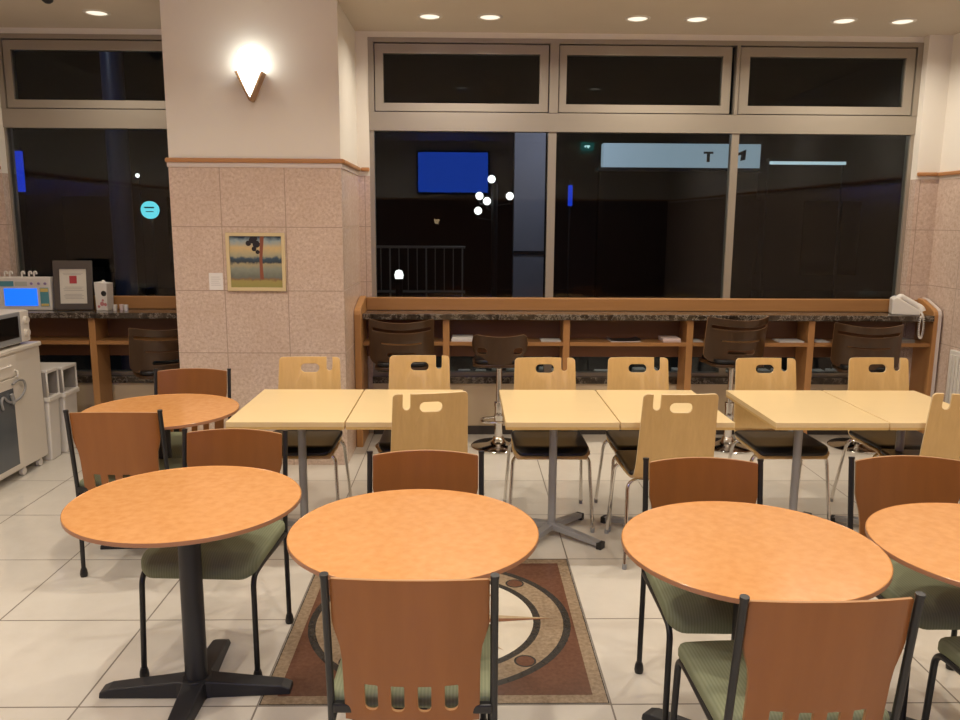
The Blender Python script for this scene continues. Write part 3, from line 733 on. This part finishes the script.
# ------------------------------------------------------------------ pale rectangular tables
def pale_table(label, x0, x1):
    w = (x1 - x0) / 2 - .0015
    t = thing('rectangular_table', label, 'table', ((x0 + x1) / 2, 4.005, 0), 0, 'pale beech rectangular tables')
    bm = BM(); box(bm, -w, w, -.368, .368, .6755, .700); obj('tabletop', bm, 'lightlam', t, .002)
    bm = BM(); box(bm, -w + .001, w - .001, -.367, .367, .664, .6755); obj('edge_strip', bm, 'lightedge', t)
    bm = BM(); tube(bm, [(0, 0, .05), (0, 0, .655)], .021, 20); tube(bm, [(0, 0, .05), (0, 0, .075)], .033, 20); obj('column', bm, 'steel', t, smooth=50)
    bm = BM(); box(bm, -.13, .13, -.15, .15, .655, .664); obj('mounting_plate', bm, 'blackplastic', t)
    for k in range(4):
        a = PI / 4 + k * PI / 2 + .12; R = Matrix.Rotation(a, 4, 'Z')
        bm = BM(); v = box(bm, .0, .30, -.022, .022, .0, .03)
        for i, (z) in zip((0, 3, 4, 7), (.04, .04, .075, .075)): v[i].co.z = z
        for i, z in zip((1, 2, 5, 6), (.012, .012, .034, .034)): v[i].co.z = z
        for q in bm.verts: q.co = R @ q.co
        ft = obj('foot', bm, 'steel', t, .004)
        bm = BM(); box(bm, .275, .305, -.023, .023, .0, .036)
        for q in bm.verts: q.co = R @ q.co
        obj('foot_cap', bm, 'blackplastic', ft, .004)
    return t
pale_table('pale rectangular table nearest the pillar, left half of the left pair', -1.106, -.556)
pale_table('pale rectangular table of the left pair, its right half under a chair back', -.553, -.010)
pale_table('pale rectangular table, left half of the middle pair', .188, .722)
pale_table('pale rectangular table, right half of the middle pair', .725, 1.262)
pale_table('pale rectangular table, left half of the right pair', 1.452, 1.990)
pale_table('pale rectangular table, right half of the right pair, nearest the right wall', 1.993, 2.515)

# ------------------------------------------------------------------ pale plywood chairs
PROF = fillet([(0, -.218, .398), (0, -.198, .430), (0, .155, .424), (0, .197, .495), (0, .250, .855)], .05, 7)
CUM = [0]
for a, b in zip(PROF, PROF[1:]): CUM.append(CUM[-1] + (b - a).length)
LEN = CUM[-1]
def shell(x, s, th):
    s = min(max(s, 0), LEN)
    for i in range(len(CUM) - 1):
        if s <= CUM[i + 1] + 1e-9: break
    u = (s - CUM[i]) / (CUM[i + 1] - CUM[i])
    p = PROF[i].lerp(PROF[i + 1], u); tv = (PROF[i + 1] - PROF[i]).normalized(); nv = Vector((0, -tv.z, tv.y))
    bow = .020 * (1 - (x / .18) ** 2) * min(1, max(0, (s - .40) / .15))
    return Vector((x, p.y + nv.y * th + bow, p.z + nv.z * th))
def pale_chair(label, loc, rz):
    t = thing('plywood_chair', label, 'chair', loc, rz, 'pale plywood chairs with black seats')
    top = LEN; wt = .172
    r_ = .022
    nx0, nx1, nd = .094, .128, .060
    tr = [(wt - r_ + r_ * math.sin(k * PI / 12), top - r_ + r_ * math.cos(k * PI / 12)) for k in range(7)]    # top right corner from the top going down
    notch = [(nx0, top)] + [((nx0 + nx1) / 2 - (nx1 - nx0) / 2 * math.cos(k * PI / 8), top - nd - (nx1 - nx0) / 2 * math.sin(k * PI / 8)) for k in range(9)] + [(nx1, top)]
    tl = [(-x, y) for x, y in tr][::-1]
    out = tl + notch + tr + [(.184, .40), (.198, .30), (.205, .10), (.200, .03), (.18, 0), (-.18, 0), (-.200, .03), (-.205, .10), (-.198, .30), (-.184, .40)]
    out = out[::-1]
    hole = rrect(-.052, .052, top - .088, top - .040, .0235, 8)
    cy = sorted(set([round(c, 4) for c in CUM[1:-1]]))
    bm = sheet(out, [hole], .012, .002, frange(-.172, .172, 8), cy, shell, True); sh = obj('shell', bm, ['ply', 'plyedge'], t, smooth=35)
    pad = rrect(-.196, .196, .012, .39, (.05, .05, .03, .03), 6)
    bm = sheet(pad, [], .026, .009, frange(-.196, .196, 6), cy, lambda x, s, th: shell(x, s, th + .0192)); obj('seat_pad', bm, 'leather', t, smooth=45)
    for nm, yf, yt in (('front_frame', -.222, -.165), ('rear_frame', .222, .125)):
        bm = BM(); p = [(-.222, yf, .012), (-.200, yt, .409), (.200, yt, .409), (.222, yf, .012)]
        tube(bm, fillet(p, .055, 8), .0095, 12); fr = obj(nm, bm, 'chrome', t, smooth=50)
        for s in (-1, 1):
            bm = BM(); lathe(bm, [(0, 0), (.011, 0), (.0115, .02), (.010, .026), (0, .026)], 12, (s * .222, yf, 0)); obj('glide', bm, 'greyplastic', fr, smooth=50)
    bm = BM()
    for s in (-1, 1): box(bm, s * .12 - .012, s * .12 + .012, -.17, .13, .409, .419)
    obj('seat_rail', bm, 'steel', t)
    return t
p0 = pale_chair('pale plywood chair nearest the pillar, beyond the left pair of pale tables', (-.880, 4.270, 0), 0)
dup(p0, 'pale plywood chair beyond the left pair of pale tables, right one of two', (-.262, 4.330, 0))
dup(p0, 'pale plywood chair beyond the middle pair of pale tables, left one of two', (.455, 4.265, 0))
dup(p0, 'pale plywood chair beyond the middle pair of pale tables, right one of two', (.990, 4.282, 0))
dup(p0, 'pale plywood chair beyond the right pair of pale tables, left one of two', (1.722, 4.272, 0))
dup(p0, 'pale plywood chair beyond the right pair of pale tables, nearest the right wall', (2.388, 4.298, 0))
dup(p0, 'pale plywood chair seen from behind at the left pair of pale tables', (-.205, 3.820, 0), PI + .20)
dup(p0, 'pale plywood chair seen from behind at the middle pair of pale tables', (.975, 3.810, 0), PI + .02)
dup(p0, 'pale plywood chair seen from behind at the right edge of the photo', (2.345, 3.820, 0), PI - .10)

# ------------------------------------------------------------------ bar stools
def bar_stool(label, loc, rz, h, notched=False):
    """h: height of the top of the back; the back faces -Y at rz = 0"""
    t = thing('bar_stool', label, 'stool', loc, rz, 'dark plywood bar stools at the window counter')
    zs = h - (.20 if notched else .315)
    if notched:
        P_ = [(.085, h - .205), (.115, h - .16), (.165, h - .150), (.188, h - .125), (.198, h - .07), (.190, h - .02), (.165, h)]
        out = P_ + [(-x, y) for x, y in P_][::-1]
        holes = [rrect(s_ * .126 - .034, s_ * .126 + .034, h - .135, h - .088, .022, 8) for s_ in (-1, 1)]
    else:
        out = rrect(-.228, .228, h - .305, h, (.05, .05, .012, .012), 6)
        holes = [rrect(-.205, .205, h - .074, h - .050, .010, 4), rrect(-.14, .14, h - .158, h - .148, .0045, 3), rrect(-.10, .10, h - .245, h - .215, .013, 4)]
    def bend(x, z, th):
        k = (z - h + .315) / .315
        lean = -.150 - .05 * max(0, k) ** 1.5
        return Vector((x, lean + .125 * (x / .218) ** 2 + th, z + .016 * (x / .218) ** 2 * max(0, k)))
    bm = sheet(out, holes, .012, .002, frange(-.228, .228, 18), frange(h - .3, h, 5), bend, True); obj('backrest', bm, ['stoolwood', 'stooledge'], t, smooth=35)
    bm = sheet(rrect(-.19, .19, -.165, .19, .07, 6), [], .02, .004, (), (), lambda x, y, z: Vector((x, y, zs - .012 + z))); obj('seat_shell', bm, 'stoolwood', t, smooth=35)
    bm = sheet(rrect(-.175, .175, -.15, .175, .06, 6), [], .034, .012, (), (), lambda x, y, z: Vector((x, y, zs + .0155 + z))); obj('seat_pad', bm, 'leather', t, smooth=45)
    bm = BM(); box(bm, -.07, .07, -.145, .0, zs - .028, zs - .022); box(bm, -.05, .05, -.150, -.128, zs - .028, zs + .05); obj('bracket', bm, 'blackplastic', t)
    bm = BM(); lathe(bm, [(.0, 0), (.195, 0), (.20, .006), (.19, .014), (.08, .026), (.045, .05), (.036, .075), (0, .075)], 40); obj('base', bm, 'chrome', t, smooth=50)
    bm = BM(); lathe(bm, [(.030, .07), (.030, .30), (.034, .30), (.034, .33), (.020, .332), (.020, zs - .06), (.05, zs - .03), (.06, zs - .022), (0, zs - .022)], 24); obj('column', bm, 'chrome', t, smooth=40)
    bm = BM(); p = [(-.03, 0, .215), (-.13, -.03, .215), (-.12, -.15, .215), (.12, -.15, .215), (.13, -.03, .215), (.03, 0, .215)]
    tube(bm, fillet(p, .07, 6), .009, 10); tube(bm, [(0, 0, .195), (0, 0, .235)], .036, 20); obj('footrest', bm, 'chrome', t, smooth=50)
    return t
bar_stool('dark bar stool with slotted back at the left end of the long counter', (-.450, 5.70, 0), .05, .925)
bar_stool('dark bar stool with narrow notched back between two pale chair backs', (.245, 5.70, 0), .0, .832, True)
bar_stool('tallest dark slotted bar stool at the long counter, behind the right pair of tables', (1.925, 5.70, 0), .12, .952)
bar_stool('dark slotted bar stool at the right end of the long counter below the telephone', (2.885, 5.70, 0), -.25, .905)
bar_stool('dark slotted bar stool at the short counter left of the pillar', (-2.130, 5.66, 0), .55, .875)

# ------------------------------------------------------------------ outside, at night
bm = BM(); box(bm, -14, 14, YW + .12, 24, -.15, -.05); struct('ground_outside', bm, 'asphalt')
t = thing('building', 'dark building across the street behind the windows', 'building', (0, 20, -.05))
bm = BM(); box(bm, -14, 14, 0, .6, 0, 7); obj('facade', bm, 'nightwall', t)
for x in (-9, -6.5, -4, 4, 6.5, 9):
    bm = BM(); box(bm, x - .7, x + .7, -.06, 0, .4, 2.2); w = obj('shop_window', bm, 'micblack', t)
t = thing('annex_wall', 'pale lavender wall of a neighbouring house behind the first window bay', 'building', (1.17, 14.2, -.05))
bm = BM(); box(bm, -.33, .20, 0, .3, 0, 3.2); obj('wall', bm, 'palewall', t)
bm = BM(); box(bm, -.34, .21, -.03, 0, 1.1, 1.16); obj('ledge', bm, 'nightwall', t)
t = thing('shop_sign', 'pale backlit shop fascia behind the second window bay', 'sign', (3.635, 14, 2.53))
bm = BM(); box(bm, -1.30, 1.37, 0, .25, 0, .40); obj('fascia_box', bm, 'fascia', t)
bm = BM(); box(bm, .40, .56, -.02, 0, .235, .27); box(bm, .455, .505, -.02, 0, .10, .236); obj('letter_T', bm, 'blackplastic', t)
bm = BM(); prism(bm, [(.86, .20), (.90, .25), (1.0, .26), (1.12, .31), (1.11, .14), (1.03, .12), (1.04, .22), (.95, .20), (.89, .17)], lambda u, v, d_: (u, d_, v), -.02, 0); obj('emblem', bm, 'blackplastic', t)
bm = BM(); box(bm, -1.40, 1.42, -.05, .3, -.06, 0); obj('canopy', bm, 'nightwall', t)
bm = BM(); box(bm, -1.35, 1.37, .05, .25, -2.58, -.06); obj('shopfront', bm, 'micblack', t)
t = thing('strip_light', 'white fluorescent strip light behind the rightmost window bay', 'light', (5.82, 14, 2.60))
bm = BM(); box(bm, -.65, .65, -.03, .03, .0, .05); obj('tube', bm, 'tube', t)
bm = BM(); box(bm, -.68, .68, -.04, .06, .05, .10); obj('fitting', bm, 'nightwall', t)
bm = BM(); box(bm, -.66, -.62, .0, .06, -2.65, .05); box(bm, .62, .66, .0, .06, -2.65, .05); obj('post', bm, 'nightwall', t)
t = thing('street_lamp', 'street lamp with a cluster of white globes outside the first window bay', 'lamp', (.46, 13, -.05))
bm = BM(); tube(bm, [(0, 0, 0), (0, 0, 2.25)], .05, 12); lathe(bm, [(.12, 0), (.12, .12), (.06, .2)], 16); obj('post', bm, 'nightwall', t, smooth=50)
for x, z in ((-.24, 2.06), (-.05, 2.32), (.24, 2.06), (-.12, 1.98), (-.26, 1.83)):
    bm = BM(); tube(bm, [(0, 0, z - .16), (x, -.02, z - .12), (x, -.02, z - .06)], .012, 6); ar = obj('arm', bm, 'nightwall', t)
    bm = BM(); bmesh.ops.create_uvsphere(bm, u_segments=16, v_segments=10, radius=.062, matrix=Matrix.Translation((x, -.02, z))); obj('globe', bm, 'globe', ar, smooth=60)
t = thing('guard_railing', 'painted bar railing outside the lower first window bay', 'railing', (-.8, 13.5, -.05))
bm = BM(); tube(bm, [(-1.1, 0, 1.24), (.8, 0, 1.24)], .022, 8); tube(bm, [(-1.1, 0, .50), (.8, 0, .50)], .022, 8); obj('rails', bm, 'railmetal', t)
for k in range(13):
    bm = BM(); x = -1.05 + .15 * k; tube(bm, [(x, 0, .0 if k % 4 == 0 else .50), (x, 0, 1.24)], .016 if k % 4 == 0 else .009, 6); obj('bar', bm, 'railmetal', t)
t = thing('bollard_light', 'short glowing bollard light in front of the outdoor railing', 'lamp', (-1.03, 12.6, -.05))
bm = BM(); tube(bm, [(0, 0, 0), (0, 0, .78)], .055, 14); obj('post', bm, 'blackplastic', t, smooth=50)
bm = BM(); lathe(bm, [(0, .78), (.06, .78), (.07, .84), (.05, .90), (0, .92)], 16); obj('lens', bm, 'globe', t, smooth=50)
t = thing('round_sign', 'round glowing cyan sign outside the left window', 'sign', (-4.58, 12, -.05))
bm = BM(); bmesh.ops.create_cone(bm, cap_ends=True, segments=32, radius1=.125, radius2=.125, depth=.06, matrix=Matrix.Translation((0, 0, 1.80)) @ Matrix.Rotation(PI / 2, 4, 'X')); obj('disc', bm, 'cyan', t)
bm = BM(); box(bm, -.07, .07, -.034, -.030, 1.825, 1.845); box(bm, -.05, .06, -.034, -.030, 1.77, 1.782); obj('lettering', bm, plain('sign_ink', (.02, .12, .2), .5), t)
bm = BM(); tube(bm, [(0, .05, 0), (0, .05, 1.85)], .03, 8); obj('post', bm, 'nightwall', t)
t = thing('blue_column', 'dark blue steel column outside the left window', 'column', (-3.45, 8.3, -.05))
bm = BM(); tube(bm, [(0, 0, 0), (0, 0, 4)], .105, 20); obj('shaft', bm, 'bluepost', t, smooth=50)
bm = BM(); lathe(bm, [(.16, 0), (.16, .05), (.12, .08)], 20); obj('base_plate', bm, 'nightwall', t, smooth=50)
t = thing('lit_banner', 'narrow glowing blue banner behind the second window bay', 'sign', (1.76, 13.8, 0))
bm = BM(); box(bm, -.035, .035, -.02, .02, 1.88, 2.22); obj('banner', bm, 'bluelight', t)
bm = BM(); tube(bm, [(0, .04, -.05), (0, .04, 2.3)], .015, 8); obj('pole', bm, 'nightwall', t)
t = thing('lit_banner', 'narrow glowing blue banner outside the far left window edge', 'sign', (-5.60, 10.5, 0))
bm = BM(); box(bm, -.04, .04, -.02, .02, 1.95, 2.45); obj('banner', bm, 'bluelight', t)
bm = BM(); tube(bm, [(0, .04, -.05), (0, .04, 2.5)], .015, 8); obj('pole', bm, 'nightwall', t)
t = thing('wall_lamp', 'small distant white lamp outside the left window, high up', 'lamp', (-4.75, 12.05, 2.24))
bm = BM(); bmesh.ops.create_uvsphere(bm, u_segments=12, v_segments=8, radius=.03); obj('bulb', bm, 'globe', t)
bm = BM(); tube(bm, [(0, .05, -2.29), (0, .05, .05)], .012, 6); obj('pole', bm, 'nightwall', t)
L = bpy.data.lights.new('yard_lamp', 'AREA'); L.energy = 9; L.size = .5; L.color = (.78, .80, 1)
lo = bpy.data.objects.new('yard_lamp', L); C.objects.link(lo); lo.location = (1.5, 12.6, 3.4); lo.rotation_euler = (math.radians(55), 0, math.radians(-5))

L = bpy.data.lights.new('column_fill', 'AREA'); L.energy = 5; L.size = .4; L.color = (.75, .82, 1)  # added fill without a fixture, lifts the blue column
lo = bpy.data.objects.new('column_fill', L); C.objects.link(lo); lo.location = (-3.9, 6.6, 3.6); lo.rotation_euler = (math.radians(50), 0, math.radians(-10))
L = bpy.data.lights.new('stone_fill', 'AREA'); L.shape = 'RECTANGLE'; L.size = 3.9; L.size_y = .06; L.energy = 7; L.color = (1, .97, .9)  # added light with no fixture, brightens the edging stones
lo = bpy.data.objects.new('stone_fill', L); C.objects.link(lo); lo.location = (1.3, 6.62, 2.33)
# pale edging stones just outside the low glass under the counter
rs = random.Random(3); x = -.62; first = None
while x < 3.2:
    w_ = rs.uniform(.045, .12)
    if rs.random() < .78:
        bm = BM(); hh = rs.uniform(.045, .07); box(bm, -w_ / 2, w_ / 2, -.05, .05, 0, hh)
        o = obj('edging_stone', bm, 'paper', None, .008, loc=(x + w_ / 2, 6.42, .385)); tag(o, 'small pale edging stone in the row outside the low glass under the counter', 'stone', 'edging stones outside the low glass')
    x += w_ + rs.uniform(.006, .05)
bm = BM(); box(bm, -.70, 3.30, 6.30, 6.56, -.05, .385); struct('kerb_outside', bm, 'asphalt')

# ------------------------------------------------------------------ world, camera, view
w = bpy.data.worlds.new('night'); S.world = w; w.use_nodes = True
w.node_tree.nodes['Background'].inputs[0].default_value = (.0075, .0078, .0085, 1); w.node_tree.nodes['Background'].inputs[1].default_value = 1
f, p, y, r = 806.57, .170621, .018835, -.006021
F = Vector((math.sin(y) * math.cos(p), math.cos(y) * math.cos(p), -math.sin(p)))
R0 = Vector((math.cos(y), -math.sin(y), 0)); D = F.cross(R0)
Rt = math.cos(r) * R0 + math.sin(r) * D; Dn = -math.sin(r) * R0 + math.cos(r) * D
cam = bpy.data.cameras.new('camera'); co = bpy.data.objects.new('camera', cam); C.objects.link(co)
m = Matrix.Identity(4)
for i in range(3): m[i][0] = Rt[i]; m[i][1] = -Dn[i]; m[i][2] = -F[i]
m[0][3], m[1][3], m[2][3] = 0, 0, 1.62
co.matrix_world = m
cam.sensor_width = 36; cam.lens = f * 36 / 960; cam.clip_start = .05
S.camera = co
S.view_settings.view_transform = 'Standard'; S.view_settings.look = 'None'; S.view_settings.exposure = .22; S.view_settings.gamma = 1
S.view_settings.use_curve_mapping = False
